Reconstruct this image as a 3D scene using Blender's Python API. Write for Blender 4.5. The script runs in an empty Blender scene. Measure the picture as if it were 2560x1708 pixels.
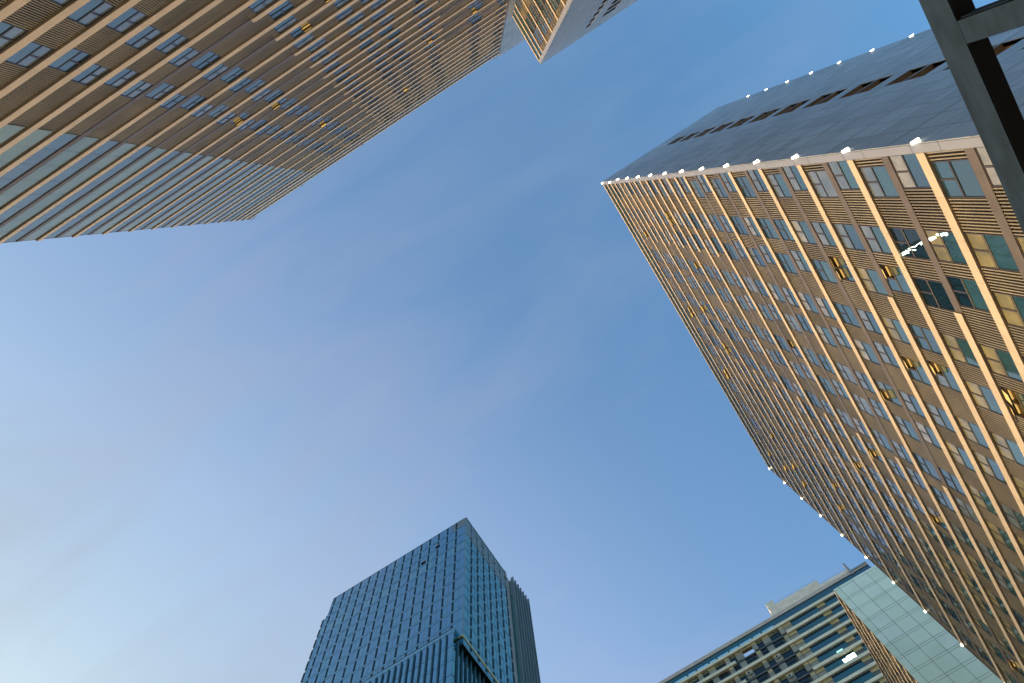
import bpy, math, random
from mathutils import Matrix, Vector
random.seed(7)
R_ = math.radians
sc = bpy.context.scene

# ------------------------------------------------------------------ camera
ROT = [(0.84376807, 0.53382899, -0.05551629),      # image right
       (-0.53295151, 0.82115126, -0.20414039),     # image down
       (-0.06338878, 0.20183463, 0.97736618)]      # view direction
FOC = 1719.754
EYE = 1.6
cam_d = bpy.data.cameras.new('camera')
cam_d.sensor_width = 36.0
cam_d.lens = FOC / 2560 * 36
cam_d.clip_start = 0.1
cam_d.clip_end = 6000
cam = bpy.data.objects.new('camera', cam_d)
sc.collection.objects.link(cam)
r, d, f = (Vector(v) for v in ROT)
M4 = Matrix((r, -d, -f)).transposed().to_4x4()
M4.translation = (0, 0, EYE)
cam.matrix_world = M4
sc.camera = cam

def project(x, y, z):
    p = Vector((x, y, z - EYE))
    c = (r.dot(p), d.dot(p), f.dot(p))
    if c[2] <= 0.1:
        return None
    return FOC * c[0] / c[2] + 1280, FOC * c[1] / c[2] + 854, p.length

def visible_size(x, y, z):
    q = project(x, y, z)
    if q is None or not (-60 < q[0] < 2620 and -60 < q[1] < 1768):
        return 0
    return 1 / q[2]

# ------------------------------------------------------------------ world
SUN_AZ = math.atan2(0.245, -0.97)          # direction towards the sun, in the ground plane
SUN_EL = R_(9)
w = bpy.data.worlds.new('World'); sc.world = w
w.use_nodes = True
nt = w.node_tree; N = nt.nodes; L = nt.links
N.clear()
out = N.new('ShaderNodeOutputWorld'); bg = N.new('ShaderNodeBackground')
sky = N.new('ShaderNodeTexSky'); sky.sky_type = 'NISHITA'; sky.sun_disc = False
sky.sun_elevation = SUN_EL
sky.sun_rotation = math.pi / 2 - SUN_AZ
sky.altitude = 0; sky.air_density = 1.0; sky.dust_density = 0.9; sky.ozone_density = 2.0
tc = N.new('ShaderNodeTexCoord'); mp = N.new('ShaderNodeMapping')
mp.inputs['Rotation'].default_value = (0, 0, R_(25)); mp.inputs['Scale'].default_value = (1.0, 3.0, 1.6)
nz = N.new('ShaderNodeTexNoise'); nz.inputs['Scale'].default_value = 2.2; nz.inputs['Detail'].default_value = 7; nz.inputs['Distortion'].default_value = 0.5
nz.inputs['Roughness'].default_value = 0.5
rp = N.new('ShaderNodeValToRGB')
rp.color_ramp.elements[0].position = 0.46; rp.color_ramp.elements[0].color = (0, 0, 0, 1)
rp.color_ramp.elements[1].position = 0.70; rp.color_ramp.elements[1].color = (1, 1, 1, 1)
mul = N.new('ShaderNodeMath'); mul.operation = 'MULTIPLY'; mul.inputs[1].default_value = 0.30
mx = N.new('ShaderNodeMix'); mx.data_type = 'RGBA'
CLOUD = (0.74, 0.88, 1.25, 1)
mx.inputs[7].default_value = CLOUD
L.new(tc.outputs['Generated'], mp.inputs['Vector']); L.new(mp.outputs[0], nz.inputs['Vector'])
L.new(nz.outputs['Fac'], rp.inputs[0]); L.new(rp.outputs[0], mul.inputs[0]); L.new(mul.outputs[0], mx.inputs[0])
# thin dusk haze: paler and pinker towards the sunset side of the sky, deeper blue on the other
dt = N.new('ShaderNodeVectorMath'); dt.operation = 'DOT_PRODUCT'; dt.inputs[1].default_value = (-0.976, 0.217, 0)
mr = N.new('ShaderNodeMapRange'); mr.inputs[1].default_value = -1; mr.inputs[2].default_value = 1
hz = N.new('ShaderNodeValToRGB'); e = hz.color_ramp.elements
stops = [(-0.45, (.66, .90, .98)), (-.05, (.80, .94, 1.0)), (.1, (.90, .97, 1.0)), (.3, (1.18, 1.05, 1.0)), (.52, (1.24, 1.06, .91)), (.74, (1.06, .91, .69))]
e[0].position = (stops[0][0] + 1) / 2; e[1].position = (stops[-1][0] + 1) / 2
for q in stops[1:-1]: e.new((q[0] + 1) / 2)
for q, el in zip(stops, hz.color_ramp.elements): el.color = (*[c / 1.3 for c in q[1]], 1)
m2 = N.new('ShaderNodeMix'); m2.data_type = 'RGBA'; m2.blend_type = 'MULTIPLY'; m2.inputs[0].default_value = 1.0
L.new(tc.outputs['Generated'], dt.inputs[0]); L.new(dt.outputs['Value'], mr.inputs[0]); L.new(mr.outputs[0], hz.inputs[0])
L.new(sky.outputs[0], mx.inputs[6]); L.new(mx.outputs[2], m2.inputs[6]); L.new(hz.outputs[0], m2.inputs[7]); L.new(m2.outputs[2], bg.inputs['Color'])
bg.inputs['Strength'].default_value = 0.15 * 1.3
L.new(bg.outputs[0], out.inputs[0])

sun_d = bpy.data.lights.new('sun', 'SUN'); sun_d.energy = 0.62; sun_d.angle = R_(20); sun_d.color = (1.0, 0.78, 0.50)
sun = bpy.data.objects.new('sun', sun_d); sc.collection.objects.link(sun)
sv = Vector((math.cos(SUN_AZ) * math.cos(SUN_EL), math.sin(SUN_AZ) * math.cos(SUN_EL), math.sin(SUN_EL)))
sun.rotation_euler = sv.to_track_quat('Z', 'Y').to_euler()

sc.view_settings.view_transform = 'Standard'; sc.view_settings.look = 'None'
sc.view_settings.gamma = 1.0; sc.view_settings.exposure = 1.7
sc.cycles.use_denoising = True
sc.cycles.max_bounces = 6
sc.cycles.glossy_bounces = 4

# ------------------------------------------------------------------ materials
def mat(name, col, rough=0.6, metal=0.0, ior=1.5, var=0.0, scale=0.5, emit=None, strength=0.0, col2=None, ramp=(0.35, 0.65), bump=0.0, stretch=(1, 1, 1), spec=0.5):
    m = bpy.data.materials.new(name); m.use_nodes = True
    n = m.node_tree.nodes; l = m.node_tree.links
    b = n['Principled BSDF']
    b.inputs['Base Color'].default_value = (*col, 1); b.inputs['Roughness'].default_value = rough
    b.inputs['Metallic'].default_value = metal; b.inputs['IOR'].default_value = ior
    b.inputs['Specular IOR Level'].default_value = spec
    if emit:
        b.inputs['Emission Color'].default_value = (*emit, 1); b.inputs['Emission Strength'].default_value = strength
    if var or col2:
        g = n.new('ShaderNodeNewGeometry'); mpn = n.new('ShaderNodeMapping'); mpn.inputs['Scale'].default_value = stretch
        t = n.new('ShaderNodeTexNoise'); t.inputs['Scale'].default_value = scale; t.inputs['Detail'].default_value = 6
        l.new(g.outputs['Position'], mpn.inputs[0]); l.new(mpn.outputs[0], t.inputs['Vector'])
        rr = n.new('ShaderNodeValToRGB')
        c2 = col2 or tuple(c * (1 - var) for c in col)
        c1 = col if col2 else tuple(min(1, c * (1 + var * .5)) for c in col)
        rr.color_ramp.elements[0].position = ramp[0]; rr.color_ramp.elements[0].color = (*c2, 1)
        rr.color_ramp.elements[1].position = ramp[1]; rr.color_ramp.elements[1].color = (*c1, 1)
        l.new(t.outputs['Fac'], rr.inputs[0]); l.new(rr.outputs[0], b.inputs['Base Color'])
        if bump:
            bp = n.new('ShaderNodeBump'); bp.inputs['Strength'].default_value = bump; bp.inputs['Distance'].default_value = 0.05
            l.new(t.outputs['Fac'], bp.inputs['Height']); l.new(bp.outputs[0], b.inputs['Normal'])
    return m

def glass(name, col, rough=0.03, ior=1.9, metal=0.0, wav=0.02, wscale=0.35, spec=0.5, col2=None, cscale=0.2):
    m = mat(name, col, rough, metal, ior, spec=spec, col2=col2, scale=cscale)
    n = m.node_tree.nodes; l = m.node_tree.links; b = n['Principled BSDF']
    g = n.new('ShaderNodeNewGeometry')
    t = n.new('ShaderNodeTexNoise'); t.inputs['Scale'].default_value = wscale; t.inputs['Detail'].default_value = 1
    l.new(g.outputs['Position'], t.inputs['Vector'])
    bp = n.new('ShaderNodeBump'); bp.inputs['Strength'].default_value = 1.0; bp.inputs['Distance'].default_value = wav
    l.new(t.outputs['Fac'], bp.inputs['Height']); l.new(bp.outputs[0], b.inputs['Normal'])
    return m

M = {}
M['cream'] = mat('cream_paint', (0.69, 0.55, 0.395), 0.55, var=0.10, scale=0.8)
M['brown'] = mat('brown_panel', (0.14, 0.112, 0.095), 0.5, var=0.15, scale=0.7)
M['slat'] = mat('bronze_slat', (0.30, 0.255, 0.185), 0.4, var=0.2, scale=0.4)
M['slats'] = [M['slat'], mat('bronze_slat_b', (0.265, 0.225, 0.165), 0.4, var=0.2, scale=0.4), mat('bronze_slat_c', (0.33, 0.28, 0.20), 0.38, var=0.2, scale=0.4)]
M['slatg'] = mat('bronze_slat_dull', (0.30, 0.25, 0.16), 0.45, var=0.2, scale=0.4)
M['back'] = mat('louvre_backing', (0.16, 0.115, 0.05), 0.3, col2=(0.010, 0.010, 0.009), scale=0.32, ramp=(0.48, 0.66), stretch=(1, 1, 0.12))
M['frame'] = mat('window_frame_dark', (0.06, 0.045, 0.045), 0.4)
M['frame_tan'] = mat('window_frame_tan', (0.22, 0.18, 0.10), 0.4)
M['pane'] = glass('window_glass', (0.045, 0.115, 0.13), 0.03, 2.5, col2=(0.025, 0.06, 0.07), cscale=0.3)
M['sash'] = glass('sash_glass', (0.18, 0.21, 0.23), 0.08, 2.3, wscale=0.8, col2=(0.10, 0.13, 0.15), cscale=0.6)
M['sashw'] = glass('sash_glass_blind', (0.33, 0.28, 0.13), 0.12, 1.6, wscale=0.8, col2=(0.16, 0.15, 0.09), cscale=0.8)  # yellow of warm light on the curtains painted into the glass
M['curtain'] = glass('sash_glass_curtain', (0.34, 0.34, 0.33), 0.12, 1.7, wscale=0.8, col2=(0.20, 0.21, 0.22), cscale=1.2)
M['pane2'] = glass('window_glass_b', (0.03, 0.085, 0.12), 0.03, 2.4, col2=(0.02, 0.05, 0.07), cscale=0.5)
M['paned'] = glass('window_glass_dark', (0.008, 0.02, 0.028), 0.02, 1.5)
M['pane_lt'] = glass('pale_strip_glass', (0.24, 0.32, 0.29), 0.16, 1.5, col2=(0.15, 0.24, 0.23), cscale=0.15)
M['grey'] = mat('grey_composite_panel', (0.43, 0.47, 0.53), 0.36, var=0.10, scale=0.12)
M['trim'] = mat('corner_trim', (0.30, 0.32, 0.40), 0.4, var=0.05, scale=0.5)
M['greys'] = [M['grey'], mat('grey_panel_b', (0.40, 0.445, 0.51), 0.38, var=0.12, scale=0.2, stretch=(1, 1, .15)), mat('grey_panel_c', (0.46, 0.495, 0.55), 0.33, var=0.10, scale=0.3, stretch=(1, 1, .15))]
M['greyd'] = [mat('blue_grey_panel', (0.28, 0.325, 0.38), 0.4, var=0.12, scale=0.2, stretch=(1, 1, .15)), mat('blue_grey_panel_b', (0.25, 0.30, 0.355), 0.4, var=0.1, scale=0.3, stretch=(1, 1, .15))]
M['joint'] = mat('panel_joint', (0.10, 0.09, 0.10), 0.8)
M['reveal'] = mat('window_reveal_brown', (0.62, 0.38, 0.20), 0.5, var=0.2, scale=1)
M['lamp'] = mat('lamp_lens', (1, 1, 1), 0.3, emit=(1.0, 0.92, 0.66), strength=3)
M['lampoff'] = mat('lamp_lens_unlit', (0.8, 0.75, 0.65), 0.3)
M['housing'] = mat('lamp_housing', (0.3, 0.3, 0.3), 0.4)
M['warm'] = mat('lit_room_ceiling', (0.5, 0.36, 0.1), 0.5, emit=(1.0, 0.62, 0.18), strength=0.24)  # street light reflected off the open sashes, put in as emission
M['openin'] = mat('open_window_inside', (0.18, 0.13, 0.05), 0.6)
M['green'] = mat('pale_green_panel', (0.95, 0.97, 0.74), 0.35, var=0.08, scale=0.1)  # green floodlighting of grey panels put into the base colour
M['greens'] = [M['green'], mat('green_panel_b', (0.90, 0.94, 0.71), 0.4, var=0.08, scale=0.2), mat('green_panel_c', (0.97, 0.98, 0.79), 0.3, var=0.06, scale=0.3)]
M['greenj'] = mat('green_panel_joint', (0.22, 0.24, 0.20), 0.7)
M['steel'] = mat('dark_steel_paint', (0.017, 0.034, 0.062), 0.75, var=0.3, scale=5, spec=0.15, stretch=(1, .3, 1))
M['steelj'] = mat('dark_steel_seam', (0.02, 0.024, 0.028), 0.6)
M['black'] = mat('black_soffit', (0.012, 0.010, 0.008), 0.6)  # unlit underside of the beam, its shade painted near black
M['ground'] = mat('plaza_paving', (0.16, 0.15, 0.14), 0.8, var=0.25, scale=0.4, bump=0.3)
M['roof'] = mat('roof_gravel', (0.3, 0.3, 0.3), 0.9)
# curtain wall tints
M['bt'] = [glass('blue_glass_%d' % i, c, 0.06, 1.5, metal=1.0, wav=0.015, wscale=0.25) for i, c in enumerate(
    [(0.165, 0.345, 0.43), (0.16, 0.35, 0.42), (0.17, 0.34, 0.435), (0.17, 0.36, 0.425), (0.20, 0.39, 0.43)])]
M['bside'] = [glass('teal_glass_%d' % i, c, 0.06, 1.5, metal=1.0, wav=0.015, wscale=0.25) for i, c in enumerate(
    [(0.14, 0.37, 0.355), (0.15, 0.40, 0.38), (0.135, 0.345, 0.34)])]
M['mull'] = mat('blue_mullion', (0.08, 0.13, 0.16), 0.4)
M['slot'] = mat('dark_vent_slot', (0.010, 0.032, 0.046), 0.75, spec=0.15)
M['finblue'] = mat('navy_fin', (0.028, 0.085, 0.12), 0.5)
M['crown'] = mat('grey_crown_louvre', (0.17, 0.19, 0.21), 0.5, var=0.15, scale=0.6, stretch=(3, 3, .3))
M['pinkgrey'] = mat('pinkish_grey_stone', (0.30, 0.25, 0.25), 0.6, var=0.2, scale=0.5)
M['gold'] = mat('gold_fascia', (0.42, 0.33, 0.14), 0.4)
M['concrete'] = mat('band_tower_concrete', (0.34, 0.29, 0.23), 0.7, var=0.25, scale=0.4)
M['concd'] = mat('band_tower_concrete_dark', (0.13, 0.12, 0.115), 0.7, var=0.2, scale=0.5)
M['bandcream'] = mat('band_cream', (0.93, 0.74, 0.50), 0.6, var=0.12, scale=0.5)
M['para'] = mat('parapet_render', (0.66, 0.48, 0.38), 0.6, var=0.12, scale=0.5)
M['bandblue'] = glass('band_blue_glass', (0.035, 0.10, 0.17), 0.08, 1.6, col2=(0.03, 0.12, 0.14), cscale=0.1)
M['ochre'] = mat('ochre_soffit', (0.62, 0.42, 0.18), 0.6, var=0.2, scale=1)
M['tube'] = mat('lit_window_cyan', (1, 1, 1), 0.4, emit=(0.75, 1.0, 0.88), strength=1.1)  # glow of the lit window, also of the painted reflection streak
M['tubedim'] = mat('lit_window_glow', (.5, .8, .7), 0.4, emit=(0.25, 0.62, 0.5), strength=0.45)
M['penthouse'] = mat('penthouse_render', (0.95, 0.72, 0.55), 0.7, var=0.12, scale=0.6)
M['white_metal'] = mat('ac_unit_metal', (0.5, 0.46, 0.38), 0.5)

# ------------------------------------------------------------------ mesh helpers
class MB:
    def __init__(s): s.v = []; s.f = []; s.m = []; s.mats = []
    def mi(s, m):
        if m not in s.mats: s.mats.append(m)
        return s.mats.index(m)
    def hexa(s, P, m):
        b = len(s.v); s.v += P; k = s.mi(m)
        for q in ((0, 3, 2, 1), (4, 5, 6, 7), (0, 1, 5, 4), (1, 2, 6, 5), (2, 3, 7, 6), (3, 0, 4, 7)):
            s.f.append(tuple(b + i for i in q)); s.m.append(k)
    def box(s, x0, x1, y0, y1, z0, z1, m):
        s.hexa([(x0, y0, z0), (x1, y0, z0), (x1, y1, z0), (x0, y1, z0), (x0, y0, z1), (x1, y0, z1), (x1, y1, z1), (x0, y1, z1)], m)
    def quad(s, P, m):
        b = len(s.v); s.v += P; s.f.append((b, b + 1, b + 2, b + 3)); s.m.append(s.mi(m))
    def build(s, name, parent=None, **props):
        me = bpy.data.meshes.new(name); me.from_pydata(s.v, [], s.f)
        for m in s.mats: me.materials.append(m)
        me.polygons.foreach_set('material_index', s.m); me.update()
        import bmesh
        bm = bmesh.new(); bm.from_mesh(me); bmesh.ops.recalc_face_normals(bm, faces=bm.faces); bm.to_mesh(me); bm.free()
        o = bpy.data.objects.new(name, me); sc.collection.objects.link(o)
        if parent: o.parent = parent
        for k, v in props.items(): o[k] = v
        return o

def thing(name, label, cat, loc=(0, 0, 0), group=None):
    o = bpy.data.objects.new(name, None); sc.collection.objects.link(o)
    o.location = loc; o['label'] = label; o['category'] = cat
    o.empty_display_size = 1
    if group: o['group'] = group
    return o

class Face:
    """facade plane: s along it, z up, d outward.  axis 'y': s=Y, outward -X (x0);  axis 'x': s=X, outward sign*Y (y0)"""
    def __init__(F, axis, c, sign): F.axis, F.c, F.sign = axis, c, sign
    def pt(F, s, z, d):
        z += EYE
        return (F.c + F.sign * d, s, z) if F.axis == 'y' else (s, F.c + F.sign * d, z)
    def box(F, mb, s0, s1, z0, z1, d0, d1, m):
        a = F.pt(s0, z0, d0); b = F.pt(s1, z1, d1)
        mb.box(min(a[0], b[0]), max(a[0], b[0]), min(a[1], b[1]), max(a[1], b[1]), min(a[2], b[2]), max(a[2], b[2]), m)
    def quad(F, mb, s0, s1, z0, z1, d, m, jit=0.0):
        j = [random.uniform(-jit, jit) for _ in range(4)]
        mb.quad([F.pt(s0, z0, d + j[0]), F.pt(s1, z0, d + j[1]), F.pt(s1, z1, d + j[2]), F.pt(s0, z1, d + j[0] - j[1] + j[2])], m)
    def slab(F, mb, P, m):   # P: 4 (s,z,d) bottom ring + 4 top ring
        mb.hexa([F.pt(*p) for p in P], m)
    def vis(F, s, z): return visible_size(*F.pt(s, z, 0))

def louvre_geo(F, mb, s0, s1, z0, z1, sm):
    PITCH = 0.150 if F.axis == 'x' else 0.167
    if isinstance(sm, list): sm = random.choice(sm)
    n = max(2, round((s1 - s0) / PITCH)); st = (s1 - s0) / n
    for i in range(n):
        c = s0 + (i + .5) * st
        F.box(mb, c - 0.034, c + 0.034, z0, z1, -0.13, -0.03, sm)
    F.box(mb, s0 - 0.0, s1, z1 - 0.04, z1 - 0.002, -0.15, -0.135, sm)

def window_geo(F, fr, gl, s0, s1, z0, z1, style, openk=None):
    """style: dict(pane, sash).  Sashes side by side on top, one fixed pane below"""
    t = 0.055; zs = z0 + (z1 - z0) * 0.54; sm = (s0 + s1) / 2
    fm = M['frame']; ft = style.get('mull', fm)
    F.box(fr, s0, s1, z0 + .002, z0 + t, -0.16, -0.03, fm); F.box(fr, s0, s1, z1 - t, z1 - .002, -0.16, -0.03, fm)
    F.box(fr, s0, s0 + t, z0 + t, z1 - t, -0.16, -0.03, style.get('edge', fm)); F.box(fr, s1 - t, s1, z0 + t, z1 - t, -0.16, -0.03, fm)
    F.box(fr, s0 + t, s1 - t, zs - .05, zs - .01, -0.16, -0.035, ft); F.box(fr, s0 + t, s1 - t, zs - .01, zs + .07, -0.16, -0.04, fm)
    F.box(fr, sm - .055, sm + .055, zs + .07, z1 - t, -0.16, -0.035, fm)
    F.quad(gl, s0 + t, s1 - t, z0 + t, zs - .05, -0.066, style['pane'], .004)
    for k, (a, b) in enumerate(((s0 + t, sm - .045), (sm + .045, s1 - t))):
        if openk == k or openk == 2: continue
        F.quad(gl, a, b, zs + .05, z1 - t, -0.060, style['sash'], .005)

def open_sash_geo(F, mb, a, b, z0, z1):
    """top hung sash swung outwards, with the lit reveal behind it"""
    t = 0.05; L_ = z1 - z0; ang = R_(random.uniform(16, 26)); dx = math.sin(ang) * L_; dz = L_ - math.cos(ang) * L_
    def hx(sa, sb, u0, u1, th, m):
        # strip of the tilted leaf between fractions u0..u1 from hinge (top)
        P = []
        for u in (u1, u0):
            z = z1 - math.cos(ang) * L_ * u; dd = math.sin(ang) * L_ * u
            P += [(sa, z, dd - .04), (sb, z, dd - .04), (sb, z + .0, dd - .04 + th), (sa, z, dd - .04 + th)]
        F.slab(mb, P, m)
    hx(a, a + t, 0, 1, .05, M['frame']); hx(b - t, b, 0, 1, .05, M['frame'])
    hx(a + t, b - t, 0, .07, .05, M['frame']); hx(a + t, b - t, .93, 1, .05, M['frame'])
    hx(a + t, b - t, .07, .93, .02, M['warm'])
    F.quad(mb, a, b, z0, z1, -0.26, M['openin'])
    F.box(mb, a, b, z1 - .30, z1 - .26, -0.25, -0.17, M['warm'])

def emit_windows(F, wins, parent, style_fn, limit=100, opens={}):
    wins = sorted(wins, key=lambda q: -F.vis((q[0] + q[1]) / 2, (q[2] + q[3]) / 2) * 1e6)
    rest = MB(); nrest = 0
    for i, q in enumerate(wins):
        s0, s1, z0, z1 = q[:4]; st = style_fn(q); ok = opens.get(i)
        v = F.vis((s0 + s1) / 2, (z0 + z1) / 2)
        t = 0.055; zs = z0 + (z1 - z0) * 0.54; sm = (s0 + s1) / 2
        if i < limit and v > 0:
            fr = MB(); gl = MB(); window_geo(F, fr, gl, s0, s1, z0, z1, st, ok)
            wo = fr.build('window', parent); gl.build('pane', wo)
            tgt = lambda: MB()
        else:
            window_geo(F, rest, rest, s0, s1, z0, z1, st, ok); nrest += 1; wo = None
        if ok is not None:
            for k, (a, b) in enumerate(((s0 + t, sm - .045), (sm + .045, s1 - t))):
                if ok == k or ok == 2:
                    mb = MB() if wo else rest
                    open_sash_geo(F, mb, a, b, zs + .05, z1 - t)
                    if wo: mb.build('open_sash', wo, label='top hung sash swung open with a warm yellow glow under it')
    if nrest: rest.build('window', parent, kind='stuff')

def emit_louvres(F, lv, parent, sm, limit=100):
    lv = sorted(lv, key=lambda q: -F.vis((q[0] + q[1]) / 2, (q[2] + q[3]) / 2) * (q[1] - q[0]) ** .5)
    rest = MB(); n = 0
    for i, q in enumerate(lv):
        if i < limit and F.vis((q[0] + q[1]) / 2, (q[2] + q[3]) / 2) > 0:
            mb = MB(); louvre_geo(F, mb, *q, sm); mb.build('louvre_panel', parent)
        else:
            louvre_geo(F, rest, *q, sm); n += 1
    if n: rest.build('louvre_panel', parent, kind='stuff')

def strip(F, parent, s0, s1, z, kind, H=(0.36, 0.24), d=0.085):
    mb = MB()
    if kind == 'cream':
        # panels with fine joints
        n = max(1, round((s1 - s0) / 2.35)); st = (s1 - s0) / n
        F.box(mb, s0, s1, z - H[0] + .01, z + H[1] - .01, -0.29, d - .012, M['cream'])
        for i in range(n):
            F.box(mb, s0 + i * st + (.006 if i else 0), s0 + (i + 1) * st - (.006 if i < n - 1 else 0), z - H[0], z + H[1], d - .012 + .0, d, M['cream'])
        return mb.build('ledge', parent)
    F.box(mb, s0, s1, z - H[0] - .04, z + H[1] - .06, -0.29, -0.005, M['brown'])
    return mb.build('spandrel', parent)

def lamp_part(parent, x, y, z, sx, sy, sz, on=True):
    mb = MB()
    mb.box(x - sx, x + sx, y - sy, y + sy, z + sz, z + sz + .10, M['housing'])
    mb.box(x - sx * .95, x + sx * .95, y - sy * .95, y + sy * .95, z - sz, z + sz, M['lamp'] if on else M['lampoff'])
    return mb.build('corner_light', parent)

def fill_gaps(s0, s1, wins):
    out, a = [], s0
    for w0, w1 in sorted(wins):
        if w0 > a + .1: out.append((a, w0))
        a = w1
    if s1 > a + .1: out.append((a, s1))
    return out

# ================================================================== RIGHT TOWER
RT = thing('apartment_tower', 'tan louvred high-rise with cream bands, open windows and lit corner lamps', 'tower', (39, 37, 0))
RT.location = (0, 0, 0)
F = Face('y', 18.38, -1)
H0 = 109.5
Y0, Y1 = 8.72, 65.75
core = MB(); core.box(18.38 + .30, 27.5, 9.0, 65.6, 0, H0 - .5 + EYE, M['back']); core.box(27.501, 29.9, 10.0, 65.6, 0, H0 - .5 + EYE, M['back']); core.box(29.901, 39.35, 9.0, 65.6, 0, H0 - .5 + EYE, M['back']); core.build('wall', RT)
segs = [(9.22, 18.62), (18.62, 36.7), (36.7, 55.6), (55.6, 65.7)]
def rt_mid(n, k):   # colour of the middle strip, storey pair n, segment k
    if k == 0: return 'cream' if n <= 6 else 'brown'
    if k == 1: return 'cream' if (n >= 11 or n == 0) else 'brown'
    if k == 2: return 'cream' if (n >= 2 or n == 0) else 'brown'
    return 'cream' if n <= 4 or n >= 13 else 'brown'
wins, louv = [], []
glazed = MB()
for n in range(0, 19):
    zc = H0 - 6 * n
    if zc + EYE - .36 < 0.3: break
    strip(F, RT, 9.222, 65.7, zc, 'cream')
    zm = zc - 3
    if zm + EYE < 1: break
    # merge neighbouring middle segments of one colour
    run = [[segs[0][0], segs[0][1], rt_mid(n, 0)]]
    for k in range(1, 4):
        c = rt_mid(n, k)
        if run[-1][2] == c: run[-1][1] = segs[k][1]
        else: run.append([segs[k][0], segs[k][1], c])
    for a, b, c in run: strip(F, RT, a, b, zm, c)
    lo2 = zc - 6 + .24
    rows = [('A', zm + .24 - .06 * 0, zc - .36), ('B', lo2, zm - .36)]
    for rk, z0, z1 in rows:
        if rk == 'A' : z0 = zm + .18 if True else z0
        z0 += .004; z1 -= .004
        if rk == 'B': z1 -= .04
        if z0 + EYE < .2: continue
        if n == 0:
            for i in range(30):
                a = 9.22 + i * 1.88; F.quad(glazed, a + .03, min(a + 1.85, 65.7), z0, z1, -.06, M['pane'], .006)
            F.box(glazed, 9.22, 65.7, (z0 + z1) / 2 - .03, (z0 + z1) / 2 + .03, -.2, -.03, M['frame']); continue
        ws = []
        for j in range(9):
            st = ((9.75, 11.65), (13.52, 15.42)) if rk == 'A' else ((9.235, 11.12), (13.52, 15.40))
            for a, b in st:
                a += 7.04 * j; b += 7.04 * j
                if b < 65.2: ws.append((a, b))
        for a, b in ws: wins.append((a, b, z0, z1, rk, n))
        for a, b in fill_gaps(9.225, 65.7, ws): louv.append((a, b, z0, z1))
glazed.build('clerestory_glazing', RT)
def rt_style(q):
    s0, s1, z0, z1, rk, n = q
    rnd = random.Random(int(s0 * 31 + z0 * 17))
    if n == 12 and rk == 'A' and 13 < s0 < 18: return dict(pane=M['paned'], sash=M['paned'], mull=M['frame_tan'])
    if n == 12 and rk == 'B' and 16 < s0 < 18: return dict(pane=M['pane'], sash=M['paned'], mull=M['frame_tan'])
    if (n >= 11 and s0 > 16) or (n >= 12 and s0 > 13) or (n > 12 and rnd.random() < .25) or (n >= 9 and s0 > 42):
        return dict(pane=M['pane'], sash=M['sashw'] if rnd.random() < (.85 if rk == 'A' else .4) else rnd.choice((M['sash'], M['pane2'])), mull=M['frame_tan'])
    if rnd.random() < .08: return dict(pane=M['sash'], sash=M['sash'])
    return dict(pane=M['pane'] if rnd.random() < .6 else M['pane2'], sash=rnd.choice((M['sash'], M['sash'], M['curtain'], M['pane2'])))
_o = random.Random(5)
# indices are by visible size; give about one window in nine an open sash, none among the very nearest
vis_sorted = sorted(wins, key=lambda q: -F.vis((q[0] + q[1]) / 2, (q[2] + q[3]) / 2) * 1e6)
opens = {}
for i in range(len(vis_sorted)):
    q = vis_sorted[i]
    p = 0.0 if (q[4] == 'A' and q[5] < 9 and q[0] < 12) else (0.10 if q[4] == 'B' else 0.05)
    if i > 6 and _o.random() < p: opens[i] = _o.choice((0, 0, 1, 2))
emit_windows(F, wins, RT, rt_style, 100, opens)
emit_louvres(F, louv, RT, M['slats'])
# corner trim panels (two per storey pair) and far end trim
mb = MB()
for n in range(0, 19):
    zc = H0 - 6 * n
    for a, b in ((zc - 1.55, zc + .42), (zc - 5.55, zc - 1.58)):
        if a + EYE < 0: continue
        F.box(mb, Y0 + .06, 9.218, a, b, -.28, .06, M['trim'])
mb.build('corner_trim', RT)
mb = MB(); F.box(mb, 65.702, 65.98, -EYE, H0 + .3, -.28, .04, M['brown']); mb.build('corner_trim', RT, label='narrow brown trim at the far corner of the tower')
# grey panelled side wall with its column of slots
G = Face('x', 8.72, -1)
XS = [18.34, 19.86, 21.40, 22.95, 24.55, 26.1, 27.66, 29.75, 31.35, 32.9, 34.45, 36.0, 37.6, 39.38]
levels = []
for j in range(0, 19):     # period of 6 m, top down
    b_ = 103.74 + .0 - 6 * j + 0
    levels.append((b_ + 4.26 - 4.26, b_))
def grey_wall(Fc, parent, xs, ztop, slot_cols, openings, m, mj, joints, name='side_wall', zbot=-EYE, dep=.28, g=.016):
    mb = MB()
    zl = sorted(set([zbot] + [z for z in joints if zbot < z < ztop] + [ztop]))
    for i in range(len(xs) - 1):
        a, b = xs[i], xs[i + 1]
        cut = i in slot_cols
        for z0, z1 in zip(zl[:-1], zl[1:]):
            if cut and any(o0 < (z0 + z1) / 2 < o1 for o0, o1 in openings): continue
            mm = random.choice(m) if isinstance(m, list) else m
            Fc.box(mb, a + g, b - g, z0 + g, z1 - g, -.05 , random.uniform(-.006, 0), mm)
            if cut: Fc.box(mb, a, b, z0, z1, -dep, -.052, mj)
        if not cut: Fc.box(mb, a, b, zbot, ztop, -dep, -.052, mj)
    return mb.build(name, parent)
opn = []; jts = []
for j in range(0, 18):
    b0 = 103.74 - 6 * j - 6 + 0
    if b0 < 4: break
    opn += [(b0, b0 + 1.96), (b0 + 2.16, b0 + 4.26)]
    jts += [b0, b0 + 1.96, b0 + 2.16, b0 + 4.26, b0 + 5.1]
jts += [104.1, 106.6, 107.2]
SW = grey_wall(G, RT, XS, H0 + .25, (6,), opn, M['greys'], M['joint'], jts)
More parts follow.
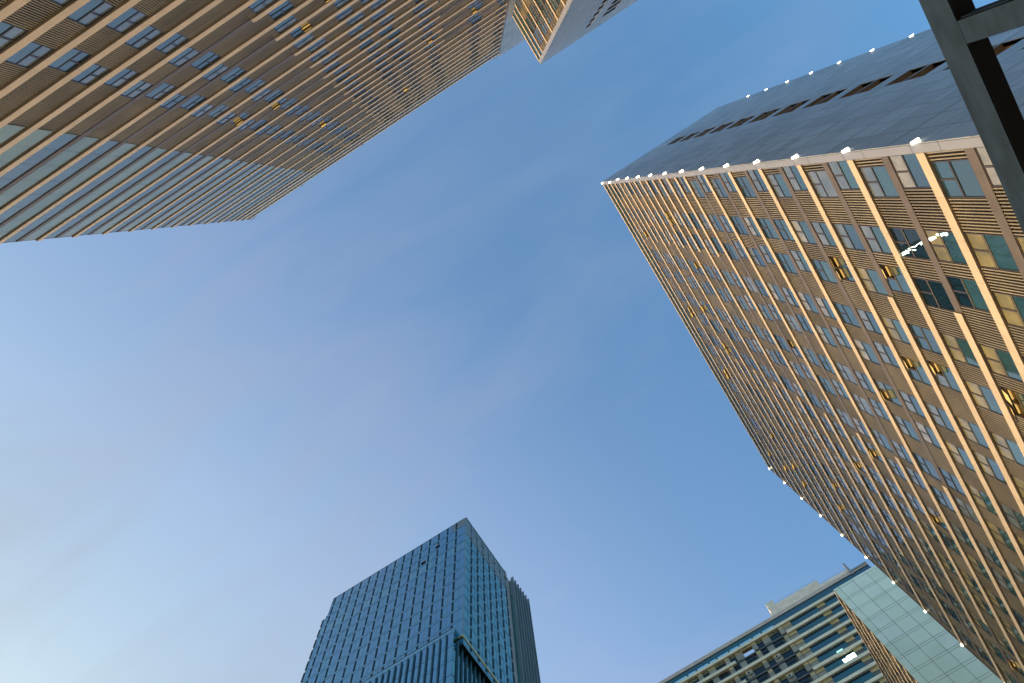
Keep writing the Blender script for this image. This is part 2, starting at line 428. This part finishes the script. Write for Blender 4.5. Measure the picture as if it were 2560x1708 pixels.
# slot windows set deep in brown reveals
def slot_window(Gf, parent, u, v, a, b, D):
    fr = MB(); pn = MB(); rv = MB()
    pz = D * .62
    Gf.box(rv, u, v, b - .002, b + .05, D, -.06, M['reveal']); Gf.box(rv, u, v, a - .05, a + .002, D, -.06, M['reveal'])
    Gf.box(rv, v, v + .05, a - .05, b + .05, D, -.06, M['reveal']); Gf.box(rv, u - .05, u, a - .05, b + .05, D, -.06, M['reveal'])
    Gf.quad(pn, u, v, a, b, pz, M['pane'], .01)
    for p in ((u, u + .07, a, b), (v - .07, v, a, b), (u, v, a, a + .08), (u, v, b - .08, b), ((u + v) / 2 - .04, (u + v) / 2 + .04, a, b)):
        Gf.box(fr, *p, pz - .05, pz + .05, M['frame'])
    wo = fr.build('side_window', parent); pn.build('pane', wo); rv.build('reveal', wo)
for (a, b) in opn: slot_window(G, RT, 27.66, 29.75, a, b, -.80)
# rear body so that the recess has something behind it
# lamps on the three lit corners
for n in range(0, 18):
    z = H0 - 6 * n + EYE - .05
    if n >= 2:
        lamp_part(RT, 18.36, 8.64, z, .20, .075, .05)
        lamp_part(RT, 39.30, 8.68, z - .1, .20, .035, .03)
    else:
        lamp_part(RT, 18.22, 8.90, z - .1, .08, .10, .10)
    lamp_part(RT, 18.26, 65.84, z - .1, .11, .13, .07)
mb = MB(); sr = random.Random(11)  # glowing strips on the panes imitate a reflected streak of light
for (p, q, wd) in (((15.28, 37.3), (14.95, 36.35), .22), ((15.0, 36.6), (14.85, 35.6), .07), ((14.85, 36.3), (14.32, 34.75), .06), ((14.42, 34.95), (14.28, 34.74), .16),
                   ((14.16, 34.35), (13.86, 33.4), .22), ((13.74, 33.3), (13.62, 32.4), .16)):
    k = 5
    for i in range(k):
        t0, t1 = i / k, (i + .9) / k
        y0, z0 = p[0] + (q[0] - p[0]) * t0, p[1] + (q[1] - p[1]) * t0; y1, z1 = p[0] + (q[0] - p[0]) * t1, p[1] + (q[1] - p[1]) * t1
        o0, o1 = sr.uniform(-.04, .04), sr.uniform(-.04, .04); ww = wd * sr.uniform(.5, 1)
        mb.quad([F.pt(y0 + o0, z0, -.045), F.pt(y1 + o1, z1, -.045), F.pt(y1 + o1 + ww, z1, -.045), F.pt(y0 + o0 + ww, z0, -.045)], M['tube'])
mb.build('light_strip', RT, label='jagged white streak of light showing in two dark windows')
mb = MB(); mb.box(18.5, 39.3, 8.9, 65.6, H0 + EYE - .5, H0 + EYE - .2, M['roof']); mb.build('roof', RT)

# ================================================================== LEFT TOWER
LT = thing('banded_tower', 'tallest tan tower with long cream bands, its end glazed', 'tower')
FL = Face('x', -18.93, 1)
HL = 132.05
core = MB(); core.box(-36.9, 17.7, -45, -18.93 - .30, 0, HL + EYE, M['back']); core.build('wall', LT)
XL0, XG, XA, XB, XR = -37.2, -21.66, -6.62, 7.85, 17.75
A_ST = [(-16.38, -14.5), (-12.3, -10.4), (-5.5, -3.65), (-1.15, .5), (1.4, 3.0), (5.5, 7.05), (12.1, 13.65), (16.5, 17.7)]
B_ST = [(-16.9, -15.05), (-12.85, -10.9), (-6.05, -4.2), (-1.68, -.08), (.85, 2.45), (4.98, 6.45), (11.6, 13.2), (16.0, 17.6)]
def lt_mid(n, k):
    if k == 0: return 'cream' if n >= 14 or n <= 1 else 'brown'
    if k == 1: return 'cream'
    return 'brown' if 6 <= n <= 14 else 'cream'
wins, louv = [], []
gz = MB(); gzn = 0
for hn in range(0, 45):       # half storeys pairs: hn even = integer level, odd = half level (main cream band)
    n = hn / 2; zc = HL - 3 * hn
    if zc + EYE < 1: break
    main = hn % 2 == 1 or hn == 0
    if main: strip(FL, LT, XL0 - .18, XR, zc, 'cream', (.36, .34))
    else:
        kk = hn // 2
        run = [[XL0 - .1, XA, lt_mid(kk, 0)]]
        for a, b, k in ((XA, XB, 1), (XB, XR, 2)):
            c = lt_mid(kk, k)
            if run[-1][2] == c: run[-1][1] = b
            else: run.append([a, b, c])
        for a, b, c in run: strip(FL, LT, a, b, zc, c, (.36, .34) if c == 'cream' else (.32, .34))
    z1 = zc - .405; z0 = zc - 3 + .345
    if z0 + EYE < .2: continue
    # glazed end
    gz_b = MB()
    npn = 8; st = (XG - XL0) / npn
    for i in range(npn):
        FL.quad(gz_b, XL0 + i * st + .012, XL0 + (i + 1) * st - .012, z0, z1 - .20, -.03, M['pane_lt'] if (main or hn >= 28) else M['pane'], .005)
    FL.box(gz_b, XL0, XG, z1 - .20, z1 - .16, -.2, -.01, M['frame_tan'])
    FL.box(gz_b, XL0, XG, z1 - .16, z1, -.2, -.07, M['brown'])
    FL.box(gz_b, XG - .05, XG, z0, z1 - .35, -.2, .0, M['frame_tan'])
    gz_b.build('glazing_strip', LT)
    ws = A_ST if main else B_ST
    if hn <= 1:
        for i in range(20):
            a = XG + i * 1.97; FL.quad(gz, a + .02, min(a + 1.95, XR), z0, z1, -.05, M['sash'], .006)
        continue
    for a, b in ws: wins.append((a, b, z0, z1, 'A' if main else 'B', n))
    for a, b in fill_gaps(XG + .02, XR, ws): louv.append((a, b, z0, z1))
gz.build('clerestory_glazing', LT)
def lt_style(q):
    rnd = random.Random(int(q[0] * 57 + q[2] * 13 + 999))
    return dict(pane=M['pane'] if rnd.random() < .6 else M['pane2'], sash=rnd.choice((M['sash'], M['sash'], M['sash'], M['pane2'])))
FS = sorted(wins, key=lambda q: -FL.vis((q[0] + q[1]) / 2, (q[2] + q[3]) / 2) * 1e6)
opens = {}
for i in range(len(FS)):
    if i > 5 and _o.random() < .035: opens[i] = _o.choice((0, 1))
emit_windows(FL, wins, LT, lt_style, 100, opens)
emit_louvres(FL, louv, LT, M['slatg'])
mb = MB(); FL.box(mb, XL0 - .16, XL0 - .02, -EYE, HL + .3, -1.2, -.05, M['brown']); mb.build('corner_trim', LT)
mb = MB(); FL.box(mb, XR + .002, XR + .22, -EYE, HL + .3, -.28, .02, M['brown']); mb.build('corner_trim', LT)
for x, h_ in ((-37.0, 2.2), (-36.2, 1.2), (-25.5, 1.3), (-12.0, 1.0), (17.2, 2.0), (16.6, 1.1)):
    mb = MB(); FL.box(mb, x - .04, x + .04, HL, HL + h_, .10, .18, M['housing']); FL.box(mb, x - .3, x + .3, HL + h_ * .8, HL + h_ * .8 + .06, .10, .16, M['housing']); mb.build('roof_rod', LT)
# grey stair core, slightly taller
mb = MB()
xs = [XR + .26, 20.1, 22.1, 24.3, 26.5, 28.7, 31, 33.2]
grey_wall(Face('x', -18.93, 1), LT, xs, 135.9, (), [], M['greyd'], M['joint'], [135.9 - 3 * i for i in range(1, 45)], name='side_wall')
mb = MB(); mb.box(XR + .28, 33, -45, -19.24, 0, 137.3, M['grey']); mb.build('stair_core', LT)
mb = MB(); mb.box(-36.9, 17.7, -45, -19.3, HL + EYE, HL + EYE + .3, M['roof']); mb.build('roof', LT)

# ================================================================== TOWER BEHIND (top centre)
NT = thing('corner_tower', 'grey panelled tower corner with brown window slots jutting out at the top centre', 'tower')
XN, YN, HN = 19.3, -11.05, 109.3
FN = Face('y', XN, -1)
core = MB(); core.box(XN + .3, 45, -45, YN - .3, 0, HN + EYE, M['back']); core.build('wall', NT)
wins, louv = [], []
top = MB()
for n in range(0, 19):
    zc = HN - .3 - 6 * n
    strip(FN, NT, -18.9, YN - .55, zc, 'cream')
    zm = zc - 3
    if zm + EYE < 1: break
    strip(FN, NT, -18.9, YN - .55, zm, 'cream' if n == 0 else 'brown')
    for rk, z0, z1 in (('A', zm + .19, zc - .365), ('B', zc - 6 + .245, zm - .41)):
        if z0 + EYE < .2: continue
        if n == 0:
            for i in range(4): FN.quad(top, -18.9 + i * 1.83 + .02, -18.9 + (i + 1) * 1.83, z0, z1, -.05, M['pane'], .006)
            continue
        ws = ((-14.2, -12.3), (-18.9, -17.2)) if rk == 'A' else ((-13.9, -12.15), (-18.4, -16.8))
        ws = ((-14.35, -12.4), (-16.4, -14.45), (-18.85, -17.7))
        for a, b in ws: wins.append((a, b, z0, z1, rk, n))
        for a, b in fill_gaps(-18.9, YN - .55, ws): louv.append((a, b, z0, z1))
top.build('clerestory_glazing', NT)
emit_windows(FN, wins, NT, lt_style, 60)
emit_louvres(FN, louv, NT, M['slatg'], 60)
mb = MB()
for n in range(0, 37):
    zc = HN - 3 * n
    FN.box(mb, YN - .545, YN - .06, zc - 2.98, zc - 0, -.28, .06, M['trim'])
mb.build('corner_trim', NT)
GN = Face('x', YN, 1)
opn2 = []; j2 = [HN - .6]
for j in range(0, 34):
    b = 102.4 - 3.05 * j
    if b < 6: break
    opn2.append((b - 2.1, b)); j2 += [b - 2.1, b]
xs = [XN - .04, 21.0, 22.6, 24.2, 25.85, 26.8, 28.6, 30.85, 32.4, 34, 35.6, 37.2, 38.8, 40.4, 42, 43.6, 45]
S2 = grey_wall(GN, NT, xs, HN + .25, (4, 6), opn2, M['greyd'], M['joint'], j2)
for (a, b) in opn2:
    for u, v in ((25.85, 26.8), (28.6, 30.85)): slot_window(GN, NT, u, v, a, b, -.27)
for n in range(1, 18): lamp_part(NT, XN - .12, YN + .08, HN - 6 * n + EYE, .07, .07, .05, on=False)

# ================================================================== GREEN FLOODLIT TOWER
GT = thing('green_panelled_tower', 'tower with a pale green tiled wall lit from below behind the big tan tower', 'tower')
XG_, YG_, HG = 17.85, 96.5, 113.2
core = MB(); core.box(XG_ + .3, 44, YG_ + .3, 124.8, 0, HG + EYE, M['back']); core.build('wall', GT)
FG = Face('x', YG_, -1)
jj = []; z = HG
while z > 0:
    z -= .5; jj.append(z); z -= 2.75; jj.append(z)
xs = [XG_ - .02, 18.95] + [18.95 + 2.8 * i for i in range(1, 10)]
grey_wall(FG, GT, xs, HG + .2, (), [], M['greens'], M['greenj'], jj, name='tiled_wall', g=.035)
FE = Face('y', XG_, -1)
wins, louv = [], []
for n in range(0, 19):
    zc = HG - .3 - 6 * n
    if zc + EYE < 1: break
    strip(FE, GT, YG_ + .2, 124.8, zc, 'cream')
    zm = zc - 3
    if zm + EYE < 1: break
    strip(FE, GT, YG_ + .2, 124.8, zm, 'cream' if n < 9 else 'brown')
    for rk, z0, z1 in (('A', zm + .25, zc - .365), ('B', zc - 6 + .245, zm - .41)):
        if z0 + EYE < .2: continue
        ws = []
        for j in range(4):
            for a, b in (((97.3, 99.2), (101.1, 103.0)) if rk == 'A' else ((96.8, 98.7), (101.1, 103.0))): ws.append((a + 7.04 * j, b + 7.04 * j))
        for a, b in ws: wins.append((a, b, z0, z1, rk, n))
        for a, b in fill_gaps(YG_ + .2, 124.8, ws): louv.append((a, b, z0, z1))
emit_windows(FE, wins, GT, lambda q: dict(pane=M['pane'], sash=M['pane']), 100)
emit_louvres(FE, louv, GT, M['slat'])
mb = MB(); mb.box(XG_ + .3, 44, YG_ + .35, 124.6, HG + EYE, HG + EYE + .2, M['roof']); mb.build('roof', GT)

# ================================================================== BLUE GLASS TOWER
BT = thing('glass_office_tower', 'blue glass office tower with a grid of mullions standing free at the bottom centre', 'tower')
XB0, YB0, HB = -46.4, 68.0, 167.9
XBL = -88.4
core = MB()
core.box(-89.3, XB0 - .35, YB0 + .35, 97, 117.8 + EYE, HB + EYE - 6.5, M['slot']); core.box(-88.2, XB0 - .35, YB0 + .35, 96, HB + EYE - 6.5, HB + EYE - .3, M['slot'])
core.build('wall', BT)
FB = Face('x', YB0, -1)     # left, wide face
FR_ = Face('y', XB0, 1)     # right, narrow face
HLOW = 119.2
panels = []; fr = MB(); slots = []
TK = 2.74
rb = random.Random(3)
for fl in range(0, 30):
    z1 = HB - .25 - 4 * fl; z0 = z1 - 4
    if fl == 0: z1 = HB
    if z0 + 4 < HLOW: break
    xl = XBL if fl < 2 else -89.5
    x = XB0 - 2.7
    FB.box(fr, xl, XB0, z0 - .03, z0 + .03, -.05, .03, M['mull'])
    FB.box(fr, xl, XB0, z0 + .72, z0 + .76, -.05, .02, M['mull'])
    a = XB0 - .06; cols = []
    while a > xl + .2:
        cols.append((max(xl, a - 1.36), a)); a -= 1.37
    for i, (p, q) in enumerate(cols):
        bright = fl == 3 or (fl == 0 and rb.random() < .5)
        m = M['bt'][4 if (bright and rb.random() < .7) else rb.choice((0, 0, 1, 2, 2, 3))]
        if fl <= 1 and i < 3 and (fl == 0 or i < 0): m = M['crown']
        panels.append((FB, p + .02, q - .02, z0 + .77, z1 - .03, m))
        panels.append((FB, p + .02, q - .02, z0 + .03, z0 + .72, M['bt'][rb.choice((0, 3, 1))]))
        FB.box(fr, p - .015, p + .015, z0, z1, -.05, .02, M['mull'])
        if i % 2 == 1 and i > 0 and fl < 30:
            slots.append((FB, p - .24, p + .20, z0 + .9, z1 - .15, .06, M['slot']))
    # right face
    FR_.box(fr, YB0, 87.2, z0 - .03, z0 + .03, -.05, .03, M['mull']); FR_.box(fr, YB0, 87.2, z0 + .72, z0 + .76, -.05, .02, M['mull'])
    b = YB0 + .06; i = 0
    while b < 87.0:
        e = min(b + 1.36, 87.2)
        m = M['crown'] if fl < 2 else rb.choice(M['bside'])
        panels.append((FR_, b + .02, e - .02, z0 + .77, z1 - .03, m)); panels.append((FR_, b + .02, e - .02, z0 + .03, z0 + .72, m if fl < 2 else M['bside'][2]))
        FR_.box(fr, e - .015, e + .015, z0, z1, -.05, .02, M['mull'])
        if i % 2 == 1:
            slots.append((FR_, e - .27, e + .27, z0 + 1.0, z1 - .15, .07 if fl > 1 else .25, M['slot'] if fl > 1 else M['crown']))
        b += 1.37; i += 1
slots.sort(key=lambda q: -q[0].vis(q[1], q[3])); rs = MB()
for i, (Fc, a, b, z0, z1, dd, m) in enumerate(slots):
    mb = MB() if i < 100 else rs
    Fc.box(mb, a, b, z0, z1, -.04, dd, m)
    if i < 100: mb.build('vent_slot', BT)
rs.build('vent_slot', BT, kind='stuff'); fr.build('mullion_grid', BT)
panels.sort(key=lambda q: -q[0].vis((q[1] + q[2]) / 2, (q[3] + q[4]) / 2) * ((q[2] - q[1]) * (q[4] - q[3])) ** .5)
rest = MB()
for i, (Fc, a, b, z0, z1, m) in enumerate(panels):
    if i < 100:
        mb = MB(); Fc.quad(mb, a, b, z0, z1, 0, m, .010); mb.build('glass_panel', BT)
    else: Fc.quad(rest, a, b, z0, z1, 0, m, .010)
rest.build('glass_panel', BT, kind='stuff')
# two vents standing open
for (xx, zz) in ((-54.9, 161.3), (-58.9, 157.3)):
    mb = MB()
    FB.box(mb, xx - .6, xx + .6, zz - .30, zz - .05, -.02, .03, M['slot'])
    FB.slab(mb, [(xx - .62, zz - .10, .30), (xx + .62, zz - .10, .30), (xx + .62, zz - .10, .25), (xx - .62, zz - .10, .25),
                 (xx - .62, zz + .75, .05), (xx + .62, zz + .75, .05), (xx + .62, zz + .75, .01), (xx - .62, zz + .75, .01)], M['pinkgrey'])
    mb.build('open_vent', BT)
# corner post, notch, crown parapet
mb = MB(); mb.box(XB0 - .05, XB0 + .05, YB0 - .05, YB0 + .05, HLOW, HB + EYE, M['crown'])
mb.box(-88.45, -88.3, YB0 - .03, YB0 + 3, HB - 8.2 + EYE, HB + EYE, M['crown']); mb.build('corner_post', BT)
mb = MB(); mb.box(XB0 - .3, XB0 + .14, YB0 + .1, 87.0, HB + EYE - .02, HB + EYE + .35, M['crown'])
mb.box(XBL, XB0 - .3, YB0 - .04, YB0 + .3, HB + EYE, HB + EYE + .18, M['crown']); mb.build('parapet', BT)
# brown recess and finned rear bay
mb = MB(); mb.box(XB0 - 1.2, XB0 - .1, 87.2, 89.2, 0, HB + EYE - .5, M['pinkgrey']); mb.box(XB0 - .05, XB0 + .32, 86.7, 87.5, HB + EYE - 3, HB + EYE + .3, M['pinkgrey'])
mb.build('recess_strip', BT)
mb = MB(); mb.box(XB0 - 8, -45.9, 89.3, 97.4, 0, HB + EYE - 8, M['bside'][0]); mb.box(XB0 - 8, -45.85, 89.3, 97.4, HB + EYE - 8, HB + EYE - 1.2, M['crown']); mb.build('rear_bay', BT)
for i in range(7):
    y = 89.4 + i * 1.32; mb = MB(); mb.box(-45.95, -45.1, y - .09, y + .09, 0, HB + EYE - .05, M['crown']); mb.build('fin', BT)
# lower block with full height fins
XLW, YLW, HW = -47.4, 66.2, 119.3
FW = Face('x', YLW, -1); FX = Face('y', XLW, 1)
mb = MB(); mb.box(-91, XLW - .2, YLW + .2, 97, 0, HW - .5 + EYE, M['slot']); mb.build('podium_block', BT)
pn = MB(); gr = MB()
z1 = HW
FW.box(gr, -91, XLW, HW - 1.33, HW - 1.27, -.05, .03, M['mull']); FW.box(gr, -91, XLW, HW - .02, HW + .05, -.1, .06, M['crown'])
a = XLW
while a > -91:
    FW.quad(pn, a - 1.45, a - .02, HW - 1.25, HW - .04, 0, M['bt'][4], .008); a -= 1.47
zz = HW - 1.33
while zz > 0:
    z0 = zz - 4
    a = XLW
    while a > -90.5:
        FW.quad(pn, a - 1.45, a - .02, z0 + .8, zz, 0, rb.choice(M['bt'][:4] + ([M['bt'][4]] if rb.random() < .1 else [])), .01)
        FW.quad(pn, a - 1.45, a - .02, z0 + .03, z0 + .76, 0, M['bt'][1], .008); a -= 1.47
    b = YLW
    while b < 86:
        FX.quad(pn, b + .02, b + 1.45, z0 + .8, zz, 0, rb.choice(M['bside']), .01); FX.quad(pn, b + .02, b + 1.45, z0 + .03, z0 + .76, 0, M['bside'][2], .008); b += 1.47
    FW.box(gr, -91, XLW, z0 - .03, z0 + .03, -.05, .03, M['mull']); FX.box(gr, YLW, 87, z0 - .03, z0 + .03, -.05, .03, M['mull'])
    zz -= 4
pn.build('podium_glazing', BT); gr.build('podium_mullions', BT)
a = XLW - 1.47
k = 0
while a > -90.5:
    mb = MB(); FW.box(mb, a - .10, a + .10, -EYE, HW - 1.4, -.05, .32, M['finblue']); mb.build('fin', BT); a -= 1.47
b = YLW + 1.47
while b < 86.5:
    mb = MB(); FX.box(mb, b - .11, b + .11, -EYE, HW - 2.6, -.05, .34, M['finblue']); mb.build('fin', BT); b += 1.47
mb = MB(); FX.box(mb, YLW, 68, HW - 1.5, HW, .0, .05, M['bside'][1]); mb.build('glass_parapet', BT)
mb = MB()
mb.box(XLW - .3, XB0 - .32, YB0 - .25, 97, 117.75 + EYE, 118.2 + EYE, M['concrete'])
mb.box(XB0 - .30, XB0 + .10, YB0 - .3, 97, 117.6 + EYE, 118.3 + EYE, M['gold']); mb.build('fascia', BT)

# ================================================================== BAND TOWER
CT = thing('striped_flats_tower', 'grey and blue block of flats with cream stripes, air conditioners and one bright lit window', 'tower')
YC = 126.0; FC = Face('x', YC, -1); HC = 150.3
XC0, XC1, XCG = -62.0, 34.0, 8.0
core = MB()
hx0, hx1 = -4.15, -.95       # see-through opening near the roof
core.box(XC0, hx0, YC + .9, YC + 14, 0, 148.2 + EYE - 1, M['concd']); core.box(hx1, XC1, YC + .9, YC + 14, 0, 148.2 + EYE - 1, M['concd'])
core.box(hx0, hx1, YC + .9, YC + 14, 0, 144.3 + EYE, M['concd']); core.build('wall', CT)
mb = MB(); FC.box(mb, XC0, XC1, 149.5, 150.6, -1.2, .12, M['para'])
FC.box(mb, XC0, XC1, 150.2, 150.62, -1.5, -1.22, M['bandcream']); mb.build('parapet', CT)
# crown screen of glass with openings to the sky
gmat = bpy.data.materials.new('tinted_screen_glass'); gmat.use_nodes = True
nn = gmat.node_tree.nodes; nn.clear(); o_ = nn.new('ShaderNodeOutputMaterial'); t_ = nn.new('ShaderNodeBsdfTransparent'); t_.inputs[0].default_value = (0.36, 0.72, 0.80, 1); gmat.node_tree.links.new(t_.outputs[0], o_.inputs[0])
mb = MB(); x = 6.2; wid = [3.1, 2.0, 3.3, 2.3, 2.9, 1.7]; gaps = []
k = 0
while x > -60:
    wv = wid[k % 6]; gaps.append((x - wv, x)); x -= wv + .55; k += 1
FC.box(mb, XC0, XC1, 148.35, 149.5, -.3, -.12, M['bandblue'])
FC.box(mb, 6.2, XC1, 147.0, 148.35, -.3, -.12, M['bandblue'])
prev = 6.2
for a, b in gaps:
    FC.quad(mb, a, b, 147.0, 148.35, -.2, gmat)
    FC.box(mb, b, prev, 147.0, 148.35, -.3, -.12, M['bandblue']) if prev > b else None
    prev = a
mb.build('crown_screen', CT)
band_z = []
for k in range(0, 44):
    zc = 147.6 - .9 - 3.3 * k + .25
    if zc < 2: break
    band_z.append(zc)
lit = None
wn = MB()
for k, zc in enumerate(band_z):
    # even bands run the full width, odd ones only across the glazed part
    mb = MB(); odd = k % 2 == 1
    xa = XCG if odd else XC0
    FC.box(mb, xa, XC1, zc - .42, zc + .42, -.9, .10, M['bandcream']); mb.build('ledge', CT)
    if odd:
        mb = MB(); FC.box(mb, -60, -6.2, zc - .42, zc + .42, -.9, .10, M['bandcream']); mb.build('ledge', CT)
        mb = MB(); FC.box(mb, -6.2, XCG, zc - .2, zc + .2, -.9, -.35, M['concd']); mb.build('spandrel', CT)
    z1 = zc - .42; z0 = zc - 3.3 + .42
    # glazed part
    g = MB(); FC.box(g, XCG + 2.1, 17.5, z0, z1 - .55, -.85, -.35, M['bandblue']); FC.box(g, 19.6, XC1, z0, z1 - .55, -.85, -.35, M['bandblue'])
    FC.box(g, XCG + 2.1, XC1, z1 - .55, z1, -.85, -.45, M['slot'])
    FC.box(g, 17.5, 19.6, z1 - .9, z1, -.85, -.40, M['ochre']); FC.box(g, 17.5, 19.6, z0, z1 - .9, -.85, -.5, M['concd'])
    FC.box(g, XCG, XCG + 2.1, z1 - .9, z1, -.85, -.30, M['ochre']); FC.box(g, XCG, XCG + 2.1, z0, z1 - .9, -.85, -.42, M['concrete'])
    g.build('glazed_bay', CT)
    # concrete part with windows every storey, air conditioners between
    for i in range(16):
        base = XCG - 1.3 - i * 7.6 + (-.0)
        if base - 7 < XC0: break
        pier = MB(); FC.box(pier, base, base + 1.2, z0, z1, -.9, -.25, M['concrete']); 
        FC.box(pier, base + .1, base + 1.1, z1 - .8, z1, -.25, -.2, M['ochre'])
        pier.build('pier', CT)
        sh = 0 if not odd else .9
        blank_hole = (k == 0 and i == 1)
        if k == 0 and i == 1: pass
        for wx in (base - 2.7 - sh * .4, base - 7.2 + sh):
            if hx0 - .4 < wx + 1.1 < hx1 + .4 and k == 0: continue
            fr = MB()
            FC.quad(fr, wx, wx + 2.4, z0, z1 - .85, -.62, M['paned'], .01)
            FC.quad(fr, wx, wx + 2.4, z1 - .85, z1, -.60, M['sashw'] if not odd else M['paned'], .01)
            FC.box(fr, wx + 1.15, wx + 1.25, z1 - .9, z1, -.62, -.5, M['frame']); FC.box(fr, wx, wx + 2.4, z1 - .92, z1 - .82, -.62, -.5, M['frame'])
            FC.box(fr, wx, wx + 2.4, z0 + .8, z0 + .86, -.62, -.55, M['mull'])
            fr.build('window', CT) if len([0]) and i < 3 and k < 16 else [wn.v.extend([]) or None]
            if not (i < 3 and k < 16):
                FC.quad(wn, wx, wx + 2.4, z0, z1 - .85, -.62, M['paned']); FC.quad(wn, wx, wx + 2.4, z1 - .85, z1, -.6, M['sashw'])
        bx = base - 4.7
        if not (k == 0 and hx0 - .3 < bx + .8 < hx1 + .3):
            b2 = MB(); FC.box(b2, bx, bx + 1.9 - sh * .3, z0, z1, -.9, -.45, M['concrete'])
            if not odd: FC.box(b2, bx, bx + 1.9, z1 - .7, z1, -.45, -.40, M['ochre'])
            b2.build('infill_wall', CT)
        if not odd and i < 4 and 0 < k < 14 and (i + k) % 4 != 1:
            ac = MB(); FC.box(ac, bx + .45, bx + 1.5, z0 + .9, z0 + 1.7, -.45, .0, M['white_metal'])
            # round fan grille
            cx, cz, rr_ = bx + .85, z0 + 1.3, .30
            ring = [(cx + rr_ * math.cos(t * math.pi / 6), cz + rr_ * math.sin(t * math.pi / 6)) for t in range(12)]
            bb = len(ac.v); ac.v += [FC.pt(s, z, .012) for s, z in ring]; ac.f.append(tuple(range(bb, bb + 12))); ac.m.append(ac.mi(M['slot']))
            ac.build('air_conditioner', CT)
if wn.f: wn.build('window', CT, kind='stuff')
# the bright window, and a dimmer one above it
zl = band_z[5]
mb = MB()
for a, b in ((14.3, 15.25), (15.4, 16.35), (16.5, 17.35)): FC.box(mb, a, b, zl - 2.7, zl - 1.15 - (.25 if a < 15 else 0), -.34, -.30, M['tube'])
mb.build('lit_window', CT, label='window shining bright cyan white')
mb = MB(); FC.box(mb, 14.4, 15.9, band_z[4] - 2.7, band_z[4] - 2.0, -.34, -.30, M['tubedim']); mb.build('lit_window', CT)
# see-through frame and lift house on the roof
mb = MB(); FC.box(mb, hx0 - .2, hx0, 143.4, 146.3, -1.3, -.3, M['concrete']); FC.box(mb, hx1, hx1 + .2, 143.4, 146.3, -1.3, -.3, M['concrete'])
FC.box(mb, hx0 - .2, hx1 + .2, 146.0, 146.3, -1.3, -.3, M['ochre']); mb.build('opening_frame', CT)
mb = MB()
FC.box(mb, 7.3, 29.6, 148.5, 152.1, -9, -.35, M['penthouse']); FC.box(mb, 9.8, 21.8, 152.1, 154.2, -9, -.35, M['penthouse'])
FC.box(mb, 7.7, 9.8, 150.6, 156, -6, -.34, M['penthouse']); mb.build('lift_house', CT)
mb = MB(); FC.box(mb, 29.4, 29.9, 149, 153.8, -.6, .2, M['housing']); FC.box(mb, 29.2, 34, 150, 150.5, -.3, .3, M['housing']); mb.build('roof_mast', CT)
mb = MB()
for a, b, z in ((9.9, 21.7, 154.2), (21.9, 29.3, 152.1)):
    FC.box(mb, a, b, z + .55, z + .59, -.5, -.46, M['housing'])
    x = a
    while x < b: FC.box(mb, x, x + .04, z, z + .55, -.5, -.46, M['housing']); x += 1.5
mb.build('handrail', CT)

# ================================================================== STEEL PORTAL FRAME
PF = thing('steel_frame', 'dark grey steel beam and column crossing the upper right corner close overhead', 'steel frame', (6.83, 1.67, 0))
def pf(name, x0, x1, y0, y1, z0, z1, m, seams=()):
    mb = MB()
    mb.box(x0 - 6.83, x1 - 6.83, y0 - 1.67, y1 - 1.67, z0, z1, m)
    for s in seams: mb.box(*[v for v in s], M['steelj'])
    return mb.build(name, PF)
xf = 6.69
zb0, zb1 = 9.5 + EYE, 10.0 + EYE
mb = MB()
def lb(x0, x1, y0, y1, z0, z1, m): mb.box(x0 - 6.83, x1 - 6.83, y0 - 1.67, y1 - 1.67, z0, z1, m)
ys = [-9, -4, 1.86, 3.36, 6.3, 12, 20]
for a, b in zip(ys[:-1], ys[1:]): lb(xf, xf + .02, a + .003, b - .003, zb0, zb1, M['steel'])
lb(xf + .004, xf + .29, -9, 20, zb0 + .02, zb1 - .01, M['steelj'])
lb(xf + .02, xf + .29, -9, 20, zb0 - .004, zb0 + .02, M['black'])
mb.build('beam', PF)
mb = MB(); yc0, yc1 = 1.51, 1.84
lb(xf + .001, xf + .27, yc0, yc1, 0, zb0 - .006, M['steel']); lb(xf + .06, xf + .065 + .16, yc0 - .02, yc0, 0, zb0 - .006, M['steel']); mb.build('column', PF)
mb = MB(); lb(xf + .001, xf + .27, 17.5, 17.83, 0, zb0 - .006, M['steel']); mb.build('column', PF)
mb = MB(); lb(xf - .03, xf + .3, yc0 - .08, yc1 + .08, 0, .04, M['steelj']); mb.build('base_plate', PF)
mb = MB(); lb(xf - .03, xf + .3, 17.42, 17.91, 0, .04, M['steelj']); mb.build('base_plate', PF)

# ================================================================== GROUND
mb = MB(); mb.quad([(-3000, -3000, 0), (3000, -3000, 0), (3000, 3000, 0), (-3000, 3000, 0)], M['ground'])
mb.build('ground', None, kind='structure')
